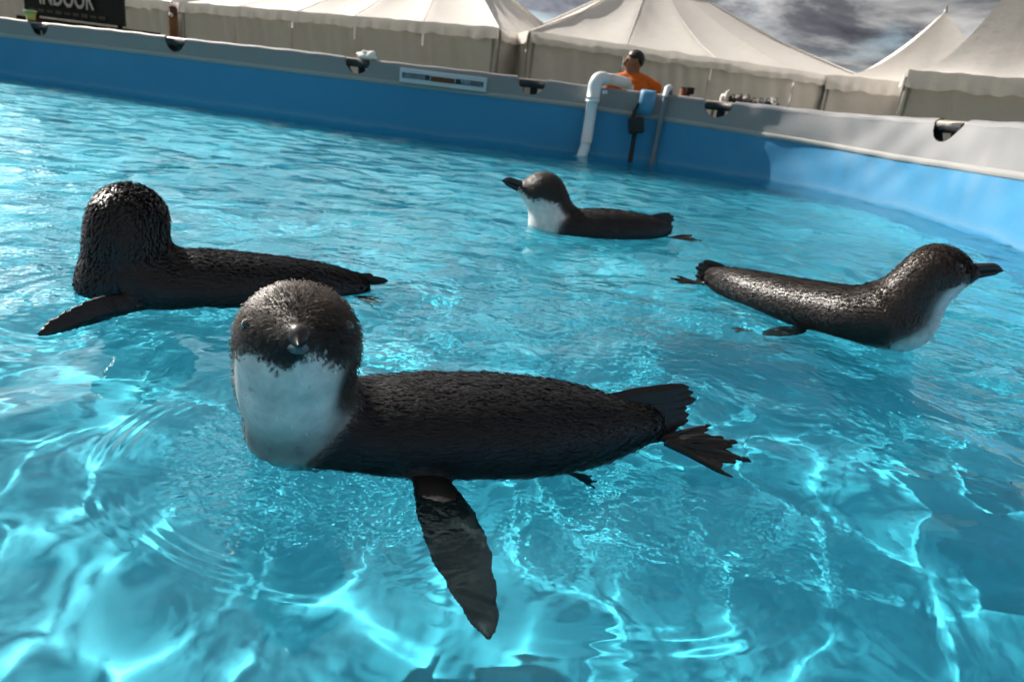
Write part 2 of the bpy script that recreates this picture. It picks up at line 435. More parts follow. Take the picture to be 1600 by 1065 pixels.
# ------------------------------------------------------------------ penguins
def plumage_mat(name, r0, r1, sp_, bs):
    t = mat(name)
    col = t.new('ShaderNodeAttribute', attribute_name='Col')
    n = t.noise(t.co, 45, 5, 0.65); n2 = t.noise(t.co, 240, 3, 0.55)
    v = t.ramp(n, [(0.3, 0.75), (0.7, 1.2)])
    setp(t, col=t.mix(1.0, col.outputs['Color'], v, 'MULTIPLY'), rough=t.math('MULTIPLY_ADD', n, r1-r0, r0), spec=sp_,
         normal=bump(t, t.math('ADD', t.math('MULTIPLY', n, 0.25), n2), bs, 0.002))
    return t.m
M_wet = plumage_mat('wet_plumage', 0.18, 0.55, 0.5, 0.4); M_dry = plumage_mat('damp_plumage', 0.36, 0.62, 0.38, 0.15)
t = mat('beak_horn'); n = t.noise(t.co, 120, 4)
setp(t, col=t.mix(n, (0.008, 0.008, 0.009), (0.03, 0.026, 0.026)), rough=0.38, spec=0.5); M_beak = t.m
t = mat('beak_horn_pale'); n = t.noise(t.co, 120, 4)
setp(t, col=t.mix(n, (0.05, 0.06, 0.07), (0.22, 0.24, 0.26)), rough=0.3, spec=0.5); M_beak2 = t.m
t = mat('eye_iris'); setp(t, col=(0.09, 0.10, 0.115), rough=0.2, spec=0.4); M_iris = t.m
t = mat('eye_pupil'); setp(t, col=(0.004, 0.004, 0.005), rough=0.05, spec=0.6, coat=1.0); M_pupil = t.m
t = mat('web_skin'); n = t.noise(t.co, 150, 4)
setp(t, col=t.mix(n, (0.006, 0.005, 0.005), (0.018, 0.013, 0.012)), rough=0.4, spec=0.4); M_web = t.m

def pxw(p):
    """(px, py, Y) -> world point"""
    return aty(p[0], p[1], p[2])
def nrm(v): v = np.asarray(v, float); return v/np.linalg.norm(v)
def smin(a, b, k):
    h = np.clip(0.5+0.5*(b-a)/k, 0, 1); return b*(1-h)+a*h-k*h*(1-h)
def chain(P, R, n=36):
    PR = catmull(np.c_[P, R], 12)
    S, _, _ = resample(PR, np.sum(np.linalg.norm(np.diff(PR[:, :3], axis=0), axis=1))/n)
    return S
def sweep_sdf(G, S, squash=1.0):
    d = np.full(G.shape[0], 9.0, np.float32); w = np.zeros(G.shape[0], np.float32)
    for k, q in enumerate(S):
        e = G-q[:3].astype(np.float32)
        dd = np.sqrt(e[:, 0]**2+e[:, 1]**2+(e[:, 2]/squash)**2)-q[3]
        m_ = dd < d; d = np.where(m_, dd, d); w[m_] = k/(len(S)-1)
    return d, w
def blade_sdf(G, a, b, chord, hc, th, bend=0.0):
    """flat flipper from a to b; chord = direction of its width; returns distance and position along"""
    a = np.asarray(a, float); b = np.asarray(b, float)
    L = np.linalg.norm(b-a); u = (b-a)/L; c = nrm(np.asarray(chord)-u*(np.asarray(chord)@u)); n = np.cross(u, c)
    e = G-a.astype(np.float32); s = (e@u.astype(np.float32))/L; v = e@c.astype(np.float32); w = e@n.astype(np.float32)
    sc_ = np.clip(s, 0, 1)
    prof = np.interp(sc_, [0, .12, .3, .55, .8, .93, 1], [.6, .78, 1.0, .97, .66, .40, .12])*hc
    v = v+hc*(0.35*sc_**2-0.1)+bend*L*np.sin(np.pi*sc_)
    thk = np.interp(sc_, [0, .2, .6, 1], [1.6, 1.1, .8, .5])*th
    d = (np.sqrt((v/prof)**2+(w/thk)**2)-1)*thk
    over = np.maximum(np.maximum(-s, s-1), 0)*L
    return np.where(over > 0, np.hypot(np.maximum(d, 0), over), d), s

def loft(path, rx, rz, side, up, n=14):
    P = np.asarray(path, float); V = []
    a = np.linspace(0, 2*np.pi, n, endpoint=False)
    for p, x, z in zip(P, rx, rz): V.append(p+np.cos(a)[:, None]*x*side+np.sin(a)[:, None]*z*up)
    F = [tuple(f) for f in gridfaces(len(P), n, False, True)]+[tuple(range(n))[::-1], tuple(range((len(P)-1)*n, len(P)*n))]
    return np.vstack(V), F
def ball(c, r, n=14, m_=9, sq=None):
    V = []; th = np.linspace(0, np.pi, m_); ph = np.linspace(0, 2*np.pi, n, endpoint=False)
    for t_ in th:
        for p in ph: V.append((math.sin(t_)*math.cos(p), math.sin(t_)*math.sin(p), math.cos(t_)))
    return np.array(V)*r+np.asarray(c), [tuple(f) for f in gridfaces(m_, n, False, True)]

def make_beak(root, base, d, up, L, w, h, lower):
    d = nrm(d); up = nrm(np.asarray(up)-d*(np.asarray(up)@d)); side = np.cross(d, up)
    s = np.linspace(-0.45, 1, 16)
    drop = np.where(s > 0.78, -(s-0.78)**1.6*4.2*h, 0.10*h*np.sin(np.clip(s, 0, 1)*np.pi))
    pu = [base+d*L*t_+up*(dr+h*0.30*(1-0.35*max(t_, 0))) for t_, dr in zip(s, drop)]
    rx = w*np.interp(s, [-.45, 0, .5, .8, .95, 1], [1.35, 1.0, .66, .46, .26, .05])
    rz = h*np.interp(s, [-.45, 0, .5, .8, .95, 1], [.9, .62, .5, .48, .3, .05])
    v, f = loft(pu, rx, rz, side, up); ub = mesh('upper_beak', v, f, M_beak, root)
    s2 = np.linspace(-0.45, 0.9, 12)
    pl = [base+d*L*t_-up*(h*0.42*(1-0.45*max(t_, 0))) for t_ in s2]
    rx = w*np.interp(s2, [-.45, 0, .5, .8, .9], [1.25, .92, .6, .36, .06])
    rz = h*np.interp(s2, [-.45, 0, .5, .8, .9], [.7, .46, .34, .24, .05])
    v, f = loft(pl, rx, rz, side, up); mesh('lower_beak', v, f, lower, root)
    return side, up
def make_tail(root, base0, base1, tips, th=0.0016):
    """stiff tail feathers fanned from the base line to the tip points (world)"""
    parts = []; n = len(tips); b0 = np.asarray(base0); b1 = np.asarray(base1)
    for k, tp in enumerate(tips):
        b = b0+(b1-b0)*(k/(n-1) if n > 1 else 0.5); tp = np.asarray(tp)
        u = nrm(tp-b); wd = nrm(np.cross(u, nrm(cC-b))); nn = np.cross(u, wd)
        hw = 0.0070; tp = b+(tp-b)*(0.93+0.14*((k*37 % 11)/11.0))
        pts = []
        for s, ww in ((0, .7), (.35, 1.0), (.75, .9), (.93, .6), (1, .12)):
            c = b+(tp-b)*s+nn*0.0016*((k % 2)-0.5)
            pts += [c-wd*hw*ww, c+nn*th*ww, c+wd*hw*ww, c-nn*th*ww]
        F = [tuple(f) for f in gridfaces(5, 4, False, True)]+[(3, 2, 1, 0), (16, 17, 18, 19)]
        parts.append((np.array(pts), F))
    v, f = merge(parts)
    return mesh('tail', v, f, M_web, root, smooth=False, recv=True)
def make_foot(root, heel, d, side, L, spread=0.5, curl=0.0):
    """webbed foot: three toes with claws, joined by a scalloped web"""
    heel = np.asarray(heel, float); d = nrm(d); side = nrm(np.asarray(side)-d*(np.asarray(side)@d)); n = np.cross(d, side)
    parts = []; toes = []
    for a, l in ((-spread, .86), (0.03, 1.0), (spread*0.9, .84)):
        e = d*math.cos(a)+side*math.sin(a)
        s = np.linspace(0, 1, 8)
        path = [heel+e*L*l*t_+n*L*(0.06*math.sin(t_*2.6)-curl*t_*t_) for t_ in s]
        toes.append(path)
        parts.append(tube(path, L*np.interp(s, [0, .5, .8, 1], [.06, .05, .042, .03]), 8))
        tip = path[-1]
        parts.append(tube([tip-e*L*.03, tip+e*L*.04+n*L*.015, tip+e*L*.09-n*L*.02], [L*.04, L*.03, L*.004], 6))
    for A, B in ((toes[0], toes[1]), (toes[1], toes[2])):
        V = []; K = 7
        for i in range(7):
            for k in range(K):
                f = k/(K-1); sag = 1+(0.10*math.sin(f*9+heel[0]*50)+.06*math.sin(f*23))*math.sin(f*np.pi)*(i/6)**3
                p = heel+((np.asarray(A[i])*(1-f)+np.asarray(B[i])*f)-heel)*sag*1.02
                V.append(p+n*L*0.012*math.sin(i*2.1+k*1.7))
        V = np.array(V)
        q = gridfaces(7, K)
        parts.append((np.vstack([V+n*L*.02, V-n*L*.02]), [tuple(x) for x in q]+[tuple(x+len(V))[::-1] for x in q]))
    v, f = merge(parts)
    return mesh('foot', v, f, M_web, root, recv=True)

import openvdb
def feathers(M_plum, root, P, N, C, flow, count, Lf, Wf, lift, seed):
    """one mesh of small overlapping contour feathers lying back over the body"""
    r = np.random.default_rng(seed)
    idx = r.choice(len(P), count)
    p = P[idx]+r.normal(0, 0.0012, (count, 3)); n = N[idx]; c = C[idx]; f = flow[idx]+r.normal(0, 0.10, (count, 3))
    f = f-n*np.sum(f*n, 1)[:, None]; f /= np.linalg.norm(f, axis=1)[:, None]+1e-9
    s = np.cross(n, f)
    sz = np.broadcast_to(Lf, (len(P),))[idx]*r.uniform(.7, 1.35, count); wd = np.broadcast_to(Wf, (len(P),))[idx]*r.uniform(.75, 1.25, count)
    lf = np.broadcast_to(lift, (len(P),))[idx]*r.uniform(.2, 1.7, count)
    root_ = p-n*0.0006; mid = p+f*(sz*.55)[:, None]+n*(sz*.55*lf*0.8+0.0004)[:, None]; tip = p+f*sz[:, None]+n*(sz*lf)[:, None]
    V = np.stack([root_, mid-s*wd[:, None], tip, mid+s*wd[:, None]], 1).reshape(-1, 3)
    F = np.arange(4*count).reshape(-1, 4)
    o = mesh('contour_feathers', V, F, M_plum, root, smooth=False)
    col = np.repeat(c*r.uniform(.75, 1.3, count)[:, None], 4, 0).reshape(-1, 4, 3)
    col[:, 2] *= 1.15
    a = o.data.color_attributes.new('Col', 'FLOAT_COLOR', 'POINT')
    a.data.foreach_set('color', np.c_[np.clip(col.reshape(-1, 3), 0, 1), np.ones(4*count)].astype(np.float32).ravel())
    tag(o, kind='stuff'); return o

def sm(x, a, b): return smooth01((x-a)/(b-a))
def penguin(sp):
    r = np.random.default_rng(sp['seed']); M_plum = M_wet if sp.get('wet') else M_dry
    B = np.array([pxw(p[:3]) for p in sp['body']]); BR = [p[3] for p in sp['body']]
    Nk = np.array([pxw(p[:3]) for p in sp['neck']]); NR = [p[3] for p in sp['neck']]
    Hc = Nk[-1]; Hr = NR[-1]; Hd = nrm(sp['look']); Hu = nrm(np.array(sp.get('hup', (0, 0, 1.0)))-Hd*(Hd@np.array(sp.get('hup', (0, 0, 1.0)))))
    Hs = np.cross(Hd, Hu)
    SB = chain(B, BR); SN = chain(Nk, NR)
    # face wedge towards the beak
    face = np.array([np.r_[Hc+Hd*Hr*(0.25+sp.get('facelen', .95)*k/8)-Hu*Hr*(0.02+sp.get('facedrop', .20)*k/8), Hr*(0.86-0.60*k/8)] for k in range(9)])
    pts = np.vstack([SB[:, :3], SN[:, :3], face[:, :3]]+[np.array([a, b]) for a, b, *_ in sp['flip']])
    rmax = max(BR)+0.02
    lo = pts.min(0)-rmax; hi = pts.max(0)+rmax
    h = sp.get('vox', 0.0028)
    dims = np.ceil((hi-lo)/h).astype(int)
    ax = [lo[i]+h*np.arange(dims[i]) for i in range(3)]
    def sdf(G):
        dB, wB = sweep_sdf(G, SB, sp.get('squash', 0.78))
        dN, wN = sweep_sdf(G, SN); dF, _ = sweep_sdf(G, face)
        d = smin(dN, dF, Hr*0.28); d = smin(d, dB, sp.get('blend', 0.030))
        dl = np.full(len(G), 9.0, np.float32)
        for a, b, ch, hc, th, bend in sp['flip']:
            x, _ = blade_sdf(G, a, b, ch, hc, th, bend); dl = np.minimum(dl, x)
        d = smin(d, dl, 0.008)
        return d, dB, dN, dF, dl, wB, wN
    # coarse pass, then full resolution only near the surface
    K = 4; cd = np.ceil(dims/K).astype(int)
    cg = np.stack(np.meshgrid(*[lo[i]+h*(K*np.arange(cd[i])+1.5) for i in range(3)], indexing='ij'), -1).reshape(-1, 3).astype(np.float32)
    cdv = sdf(cg)[0].reshape(cd)
    up = cdv
    for i in range(3): up = np.repeat(up, K, axis=i)
    up = up[:dims[0], :dims[1], :dims[2]]
    d = np.where(up > 0, 1.0, -1.0).astype(np.float32)
    mk = np.abs(up) < h*K*1.35
    ii = np.argwhere(mk)
    d[mk] = sdf((lo+h*ii).astype(np.float32))[0]
    g = openvdb.FloatGrid(); g.background = 1.0; g.copyFromArray(np.ascontiguousarray(d, dtype=np.float32))
    pv, quads = g.convertToQuads(isovalue=0.0)
    P = np.asarray(pv, float)*h+lo
    # normals from the field gradient
    e = 0.0012; N = np.zeros_like(P)
    for i in range(3):
        o_ = np.zeros(3); o_[i] = e
        N[:, i] = sdf((P+o_).astype(np.float32))[0]-sdf((P-o_).astype(np.float32))[0]
    N /= np.linalg.norm(N, axis=1)[:, None]+1e-9
    d0, dB, dN, dF, dl, wB, wN = sdf(P.astype(np.float32))
    dH = np.minimum(dN, dF)
    wh = sm(dB-dH, -0.012, 0.012)                                 # 1 on neck and head, 0 on the trunk
    isfl = sm(np.minimum(dB, dH)-dl, 0.001, 0.006)
    # colouring: slate back, white throat and belly
    ax_n = nrm(B[-1]-B[0])
    vent = np.array(sp['vent'], float)                            # direction the throat faces at the neck
    rel = P-Hc
    hx = rel@Hd/Hr; hz = rel@Hu/Hr; hy = rel@Hs/Hr
    t_ = np.clip(-hz*0.6, 0, 1)[:, None]
    vv = -Hu*(1-t_)+nrm(vent)*t_; vv /= np.linalg.norm(vv, axis=1)[:, None]
    cap = hz+0.10*np.sin(hy*7)-sp.get('capline', -0.28)+0.10*np.clip(hx, -1, 1)+0.06*r.normal(0, 1, len(P))
    fr = np.sum(N*nrm(vent), 1)
    thr = sm(fr, sp.get('thr0', 0.15), sp.get('thr1', 0.5))*sm(-cap, -0.08, 0.10)
    bel = sm(-N[:, 2], sp.get('bel', 0.6), 0.9)
    white = np.clip(wh*thr+(1-wh)*np.maximum(bel, thr*sm(1-wB, .90, 1.0)), 0, 1)*(1-isfl)
    dark = np.array(sp.get('dark', (0.013, 0.0125, 0.014))); hd = np.array(sp.get('headcol', (0.026, 0.021, 0.018)))
    base = dark*(1-wh[:, None])+hd*wh[:, None]
    if sp.get('mask'):                                           # darker feathers round the bill and eyes
        q_ = np.exp(-((hx-1.0)**2+(hy*0.9)**2+(hz-.02)**2)/0.36)+np.exp(-((np.abs(hy)-.62)**2+(hz-.1)**2)/0.06)*(hx > 0)
        base = base*(1-sp['mask']*np.clip(q_, 0, 1)*wh)[:, None]
    mid = np.array((0.16, 0.14, 0.13)); wht = np.array((0.74, 0.74, 0.72))
    w2 = white[:, None]
    C = np.where(w2 < .5, base+(mid-base)*(w2*2), mid+(wht-mid)*(w2*2-1))
    if sp.get('bibfade'):                                        # the bib greys out into the breast above the water
        g_ = (np.clip(sm(-P[:, 2], -0.055, -0.012)+sm(hy*np.sign(Hs[0]), .35, .8)*sm(-hz, .5, 1.2)*.8, 0, 1)*wh)[:, None]*0.8
        C = C*(1-g_)+np.array((0.10, 0.085, 0.08))*g_
    C = C*(1-isfl[:, None])+np.array((0.0055, 0.005, 0.0055))*isfl[:, None]
    # fine relief so the silhouette is not glassy
    ph = P@np.array([310., 270., 190.])
    P2 = P+N*((0.0004*np.sin(ph*.35+2*np.sin(P@ax_n*60))+r.normal(0, 0.00015, len(P)))*(1-white))[:, None]
    root = empty('penguin', (float(B[len(B)//2][0]), float(B[len(B)//2][1]), 0.0))
    tag(root, sp['label'], 'penguin', 'little penguins swimming in the pool')
    bo = mesh('body', P2, np.asarray(quads)[:, ::-1].astype(np.int64), M_plum, root, recv=True)
    a = bo.data.color_attributes.new('Col', 'FLOAT_COLOR', 'POINT')
    a.data.foreach_set('color', np.c_[np.clip(C, 0, 1), np.ones(len(C))].astype(np.float32).ravel())
    # feathers lie from head to tail
    nk = nrm(Nk[0]-Hc)
    fb = -ax_n; fh = nrm(-Hd*0.5+nk*0.8)
    flow = fb[None]*(1-wh[:, None])+fh[None]*wh[:, None]
    ok = (r.random(len(P)) > 0.97*sm(white, .1, .5)) & (P[:, 2] > -0.012) & (isfl < 0.4) & ((hx < sp.get('facelim', 1.35)) | (wh < 0.5))
    scl = sp.get('fscale', 1.0)
    Lf = (0.0080*(1-wh)+0.0045*wh)*scl; Wf = (0.00055*(1-wh)+0.00042*wh)*scl*sp.get('fw', 1.0)*(1+sp.get('hw', 0)*wh); lift = (sp.get('blift', 0.035)*(1-wh)+sp.get('headlift', 0.12)*wh)*(1-0.6*white)
    Lf = Lf*(1-0.65*np.exp(-((cap-0.12)/0.22)**2)*wh*sm(fr, -.2, .2))
    feathers(M_plum, root, P[ok], N[ok], C[ok], flow[ok], sp['nf'], Lf[ok], Wf[ok], lift[ok], sp['seed'])
    # beak, eyes
    bb = Hc+Hd*Hr*(0.07+sp.get('facelen', .95))-Hu*Hr*sp.get('facedrop', .20)*0.86
    make_beak(root, bb, nrm(Hd+Hu*sp.get('beakup', 0.0)), Hu, sp['beak'], Hr*sp.get('bw', 0.24), Hr*sp.get('bh', 0.34), M_beak2 if sp.get('palebill') else M_beak)
    for sgn in (-1, 1):
        q = Hc+Hd*Hr*0.62+Hs*sgn*Hr*0.74+Hu*Hr*0.30
        en = nrm(Hs*sgn*0.8+Hd*0.6+Hu*.2)
        for _ in range(12):                                       # slide the eye onto the skin
            q = q-en*float(sdf(q[None].astype(np.float32))[0][0])*0.8
        er = Hr*sp.get('eye', 0.125)
        v, f = ball(q-en*er*0.52, er, 16, 11); eo = mesh('eye', v, f, M_iris, root)
        v, f = ball(q-en*er*0.26, er*0.84, 14, 9); mesh('pupil', v, f, M_pupil, eo)
    make_tail(root, *sp['tail'])
    for ft in sp['feet']: make_foot(root, *ft)
    return root

def W3(*a): return aty(*a)
f1a = W3(668, 728, 0.505); f1a[2] = -0.006
f1b = onz(778, 1012, -0.022)
P1 = dict(seed=1, label='dark penguin facing outward with white throat, its flipper stretched under the water', vox=0.0026, nf=60000,
    body=[(475, 675, .537, .037), (560, 670, .547, .052), (660, 670, .560, .0600), (780, 669, .575, .0595), (870, 669, .588, .0520), (940, 667, .598, .0370), (1000, 662, .606, .022)],
    neck=[(470, 702, .535, .032), (464, 652, .522, .0370), (461, 600, .507, .0438), (466, 537, .498, .0455)],
    look=nrm(cC-aty(465, 533, .5)+np.array([0, 0, -.02])), vent=(0.02, -1, -0.15), thr0=0.25, thr1=0.62, capline=-0.12, facedrop=-0.10, facelim=1.35,
    beak=0.027, bw=0.31, bh=0.32, palebill=True, blend=0.034, facelen=0.88, eye=0.115, bibfade=True, bel=0.30,  headlift=0.16, headcol=(0.050, 0.034, 0.024), mask=0.92,
    flip=[(f1a, f1b, (1, 0.45, 0.0), 0.0235, 0.0040, 0.0), (W3(640, 600, .640)*[1, 1, 0]+[0, 0, -.01], np.array([.05, .63, -.05]), (1, 0, 0), 0.02, 0.004, 0.0)],
    tail=(W3(945, 625, .605), W3(965, 690, .60), [W3(x, y, .62) for x, y in ((1086, 603), (1086, 612), (1083, 624), (1081, 636), (1077, 647), (1071, 657), (1063, 667), (1052, 676))]),
    feet=[(W3(1040, 690, .600), W3(1160, 722, .585)-W3(1040, 690, .60), W3(1100, 640, .62)-W3(1100, 740, .57), 0.072, 0.30, 0.0),
          (W3(1035, 685, .603), W3(1120, 690, .60)-W3(1035, 688, .603), W3(1100, 640, .62)-W3(1100, 740, .57), 0.052, 0.34, 0.0),
          (W3(890, 735, .555)+[0, 0, -.01], np.array([.6, .1, -.5]), (0, 1, 0), 0.034, 0.3, 0.0)])
P2 = dict(seed=2, wet=True, fw=1.7, hw=0.8, blift=0.05, label='dark penguin showing the back of its glossy head, one flipper spread', vox=0.0032, nf=42000,
    body=[(198, 440, .868, .046), (250, 447, .875, .059), (330, 448, .900, .061), (420, 450, .93, .055), (500, 450, .965, .043), (550, 450, .985, .026)],
    neck=[(190, 442, .868, .046), (195, 405, .860, .0455), (198, 370, .857, .0465), (200, 343, .857, .0430)],
    look=(0.10, 1, 0.12), vent=(-0.6, 1, -.1), capline=-0.3, beak=0.035, headlift=0.22, headcol=(0.012, 0.011, 0.011),
    flip=[(W3(232, 470, .835), W3(62, 530, .690), (0.5, 1, -0.45), 0.021, 0.0042, 0.03), (np.array([-.45, .94, -.01]), np.array([-.36, .985, -.045]), (1, 0, 0), 0.02, 0.004, 0.0)],
    tail=(W3(528, 436, .985), W3(535, 470, .98), [W3(x, y, 1.0) for x, y in ((612, 439), (584, 430), (580, 437), (581, 445), (577, 452), (574, 459), (568, 466))]),
    feet=[(W3(552, 492, .955)*[1, 1, 0]+[0, 0, -.012], W3(590, 506, .955)-W3(552, 496, .96), (0, 1, .3), 0.042, 0.5, 0.0)])
P3 = dict(seed=3, label='penguin with raised beak and white throat near the far pool wall', vox=0.0036, nf=16000, fscale=1.3,
    body=[(866, 355, 1.80, .054), (905, 358, 1.80, .063), (950, 359, 1.81, .066), (1000, 360, 1.83, .053), (1036, 357, 1.85, .024)],
    neck=[(862, 362, 1.80, .058), (862, 340, 1.80, .058), (857, 318, 1.80, .0545), (851, 302, 1.80, .0515)],
    look=(-1, -0.25, 0.30), vent=(-1, -.75, -.25), thr0=-0.05, thr1=0.3, capline=-0.30, beak=0.062, headcol=(0.022, 0.018, 0.017), dark=(0.022, 0.020, 0.021),
    flip=[(W3(900, 374, 1.74)*[1, 1, 0]+[0, 0, -.01], onz(968, 388, -.04), (0.3, 1, 0.0), 0.02, 0.005, 0.0), (W3(880, 360, 1.74)*[1, 1, 0]+[0, 0, -.01], onz(872, 378, -.05), (1, 0, 0), 0.02, 0.005, 0.0)],
    tail=(W3(1016, 340, 1.86), W3(1026, 362, 1.86), [W3(x, y, 1.88) for x, y in ((1050, 334), (1054, 338), (1053, 343), (1052, 348), (1050, 353), (1047, 359))]),
    feet=[(W3(1042, 374, 1.83), np.array([1, .05, .02]), (0, 1, .3), 0.085, 0.45, 0.0)])
P4 = dict(seed=4, wet=True, fw=1.8, hw=0.8, blift=0.06, label='wet glossy penguin stretching its neck and beak towards the sunlit wall', vox=0.003, nf=36000,
    body=[(1392, 494, 1.085, .056), (1340, 496, 1.10, .061), (1280, 487, 1.145, .062), (1210, 469, 1.20, .055), (1152, 448, 1.26, .041), (1118, 434, 1.31, .024)],
    neck=[(1400, 492, 1.08, .055), (1421, 470, 1.068, .0485), (1441, 447, 1.06, .0440), (1460, 426, 1.055, .0410)],
    look=(1, -0.30, 0.30), vent=(0.75, -.35, -.9), thr0=0.20, thr1=0.7, capline=-0.34, beak=0.046, headlift=0.22, facedrop=0.10, headcol=(0.040, 0.028, 0.022), dark=(0.026, 0.019, 0.016),
    flip=[(W3(1255, 508, 1.11)*[1, 1, 0]+[0, 0, -.012], onz(1190, 540, -.02), (1, 0.4, 0), 0.018, 0.0045, 0.0), (W3(1300, 450, 1.2)*[1, 1, 0]+[0, 0, -.02], np.array([.52, 1.36, -.07]), (1, 0, 0), 0.02, 0.004, 0.0)],
    tail=(W3(1138, 422, 1.31), W3(1132, 452, 1.29), [W3(x, y, 1.33) for x, y in ((1096, 407), (1090, 412), (1088, 418), (1086, 424), (1086, 430), (1089, 437), (1094, 444))]),
    feet=[(W3(1100, 443, 1.30), np.array([-1, .12, .03]), (0, 1, .3), 0.058, 0.35, 0.0), (onz(1168, 533, -.02), np.array([-1, .1, -.1]), (0, 1, .2), 0.03, 0.4, 0.0)])
for sp in (P1, P2, P3, P4): penguin(sp)
# ------------------------------------------------------------------ tents
EZ = 1.65
def fabric(name, base, trans=0.25):
    t = mat(name)
    n = t.noise(t.co, 0.8, 6, 0.6); f = t.noise(t.co, 7, 5, 0.65)
    c = t.mix(t.ramp(f, [(0.55, 0.0), (0.85, 0.5)]), t.mix(n, tuple(x*.9 for x in base), base), tuple(x*y for x, y in zip(base, (.72, .68, .6))))
    setp(t, col=c, rough=0.55, spec=0.3, normal=bump(t, t.math('ADD', n, t.math('MULTIPLY', f, .15)), 0.35, 0.08))
    tr = t.new('ShaderNodeBsdfTranslucent', ins={0: c})
    mx = t.new('ShaderNodeMixShader', ins={0: trans, 1: t.b.outputs[0], 2: tr.outputs[0]})
    t.l.new(mx.outputs[0], t.o.inputs[0]); return t.m
M_roof = fabric('tent_roof_fabric', (0.86, 0.82, 0.77), 0.18)
M_twall = fabric('tent_wall_fabric', (0.66, 0.63, 0.58), 0.10)
M_pole = simple('tent_pole', (0.35, 0.35, 0.35), 0.4, 0.5)
def sheet(A, B, C, D, nu, nv, disp):
    """grid between edge A-B (bottom) and D-C (top); disp(u, v) -> offset vector array"""
    u, v = np.meshgrid(np.linspace(0, 1, nu), np.linspace(0, 1, nv), indexing='ij'); u = u.ravel()[:, None]; v = v.ravel()[:, None]
    P = (A*(1-u)+B*u)*(1-v)+(D*(1-u)+C*u)*v
    return P+disp(u, v), gridfaces(nu, nv)
def wavy(s, seed):
    r = np.random.default_rng(seed); out = 0
    for k in range(6): out = out+r.uniform(.3, 1)*np.sin(s*r.uniform(4, 22)+r.uniform(0, 6))
    return out/3
def wall_run(root, A, B, ez, seed, panels):
    A = np.asarray(A); B = np.asarray(B); d = B-A; L = np.linalg.norm(d); d = d/L; n = np.array([-d[1], d[0], 0])
    for k in range(panels):
        a = A+d*L*(k/panels)+d*0.02; b = A+d*L*((k+1)/panels)-d*0.02
        lo = lambda p: np.array([p[0], p[1], GZ+0.02]); hi = lambda p: np.array([p[0], p[1], ez-0.05])
        ph = seed*3+k
        V, F = sheet(lo(a), lo(b), hi(b), hi(a), 34, 9, lambda u, v: n*(0.045*wavy(u*2.2+v*.5, ph)*(1-v*.5)+0.03*np.sin(v*3.1)*np.sin(u*3.1)+0.012*wavy(v*2, ph+50)))
        mesh('wall_panel', V, F, M_twall, root)
    for k in range(panels+1):
        p = A+d*L*k/panels+n*0.09
        v, f = tube([[p[0], p[1], GZ], [p[0], p[1], ez]], 0.03, 8); mesh('pole', v, f, M_pole, root)
def valance(root, A, B, ez, seed, n=9, drop=0.22):
    A = np.asarray(A); B = np.asarray(B); d = B-A; L = np.linalg.norm(d); d = d/L; nn = np.array([-d[1], d[0], 0])
    nu = int(L*14); u = np.linspace(0, 1, nu); s = u*L
    sc_ = 0.022*np.abs(np.sin(np.pi*s/0.83))+0.025*wavy(s, seed)
    V = []
    for j in range(4):
        f = j/3
        off = -0.05-0.03*f*wavy(s*1.3, seed+9)-0.03*f
        z = ez+0.02-(drop+sc_)*f+0.018*wavy(s*.7, seed+4)
        V.append(np.c_[A[0]+d[0]*s+nn[0]*off, A[1]+d[1]*s+nn[1]*off, z])
    V = np.stack(V, 1).reshape(-1, 3)
    mesh('valance', V, gridfaces(nu, 4), M_roof, root)
def hip_tent(label, A, B, depth, rise, inset, seed, panels):
    """A, B: front eave corners (left, right seen from the pool)"""
    A = np.array([A[0], A[1], EZ]); B = np.array([B[0], B[1], EZ]); d = nrm(B-A); back = np.array([-d[1], d[0], 0])
    Cn = B+back*depth; D = A+back*depth; L = np.linalg.norm(B-A)
    R0 = A+d*inset+back*depth/2+[0, 0, rise]; R1 = B-d*inset+back*depth/2+[0, 0, rise]
    root = empty('marquee_tent', tuple((A+B+Cn+D)/4*[1, 1, 0]+[0, 0, GZ]), 0); tag(root, label, 'tent', 'white event tents beyond the pool')
    def sag(nrmv):
        return lambda u, v: nrmv*(-0.16*np.sin(np.pi*v)*(0.6+0.4*np.abs(np.sin(np.pi*u*panels)))+0.018*wavy(u*6+v*2, seed)*(1-v))+np.array([0, 0, 1])*(-0.05*np.abs(np.sin(np.pi*u*panels))*(1-v)**2)
    for (a, b, c, e) in ((A, B, R1, R0), (B, Cn, R1+back*.001, R1), (Cn, D, R0, R1), (D, A, R0, R0+back*.001)):
        nv = nrm(np.cross(b-a, e-a))
        V, F = sheet(a, b, c, e, 60, 16, sag(nv)); mesh('roof', V, F, M_roof, root)
        if e is R0 and c is R1:
            for k in range(1, panels):                     # welded seams between the roof sheets
                u_ = round(59*k/panels); v_, f_ = tube(V.reshape(60, 16, 3)[u_]+nv*0.003, 0.006, 6); mesh('roof_seam', v_, f_, M_roof, root)
    for r0, r1 in ((A, R0), (B, R1), (Cn, R1), (D, R0), (R0, R1)):
        v, f = tube([r0+[0, 0, .01], (r0+r1)/2+[0, 0, -.10 if r0 is not R0 else .01], r1+[0, 0, .01]], 0.018, 6); mesh('roof_seam', v, f, M_roof, root)
    for a, b, n in ((A, B, panels), (B, Cn, 2), (Cn, D, panels), (D, A, 2)):
        wall_run(root, a, b, EZ, seed, n); valance(root, a, b, EZ, seed+n)
    return root
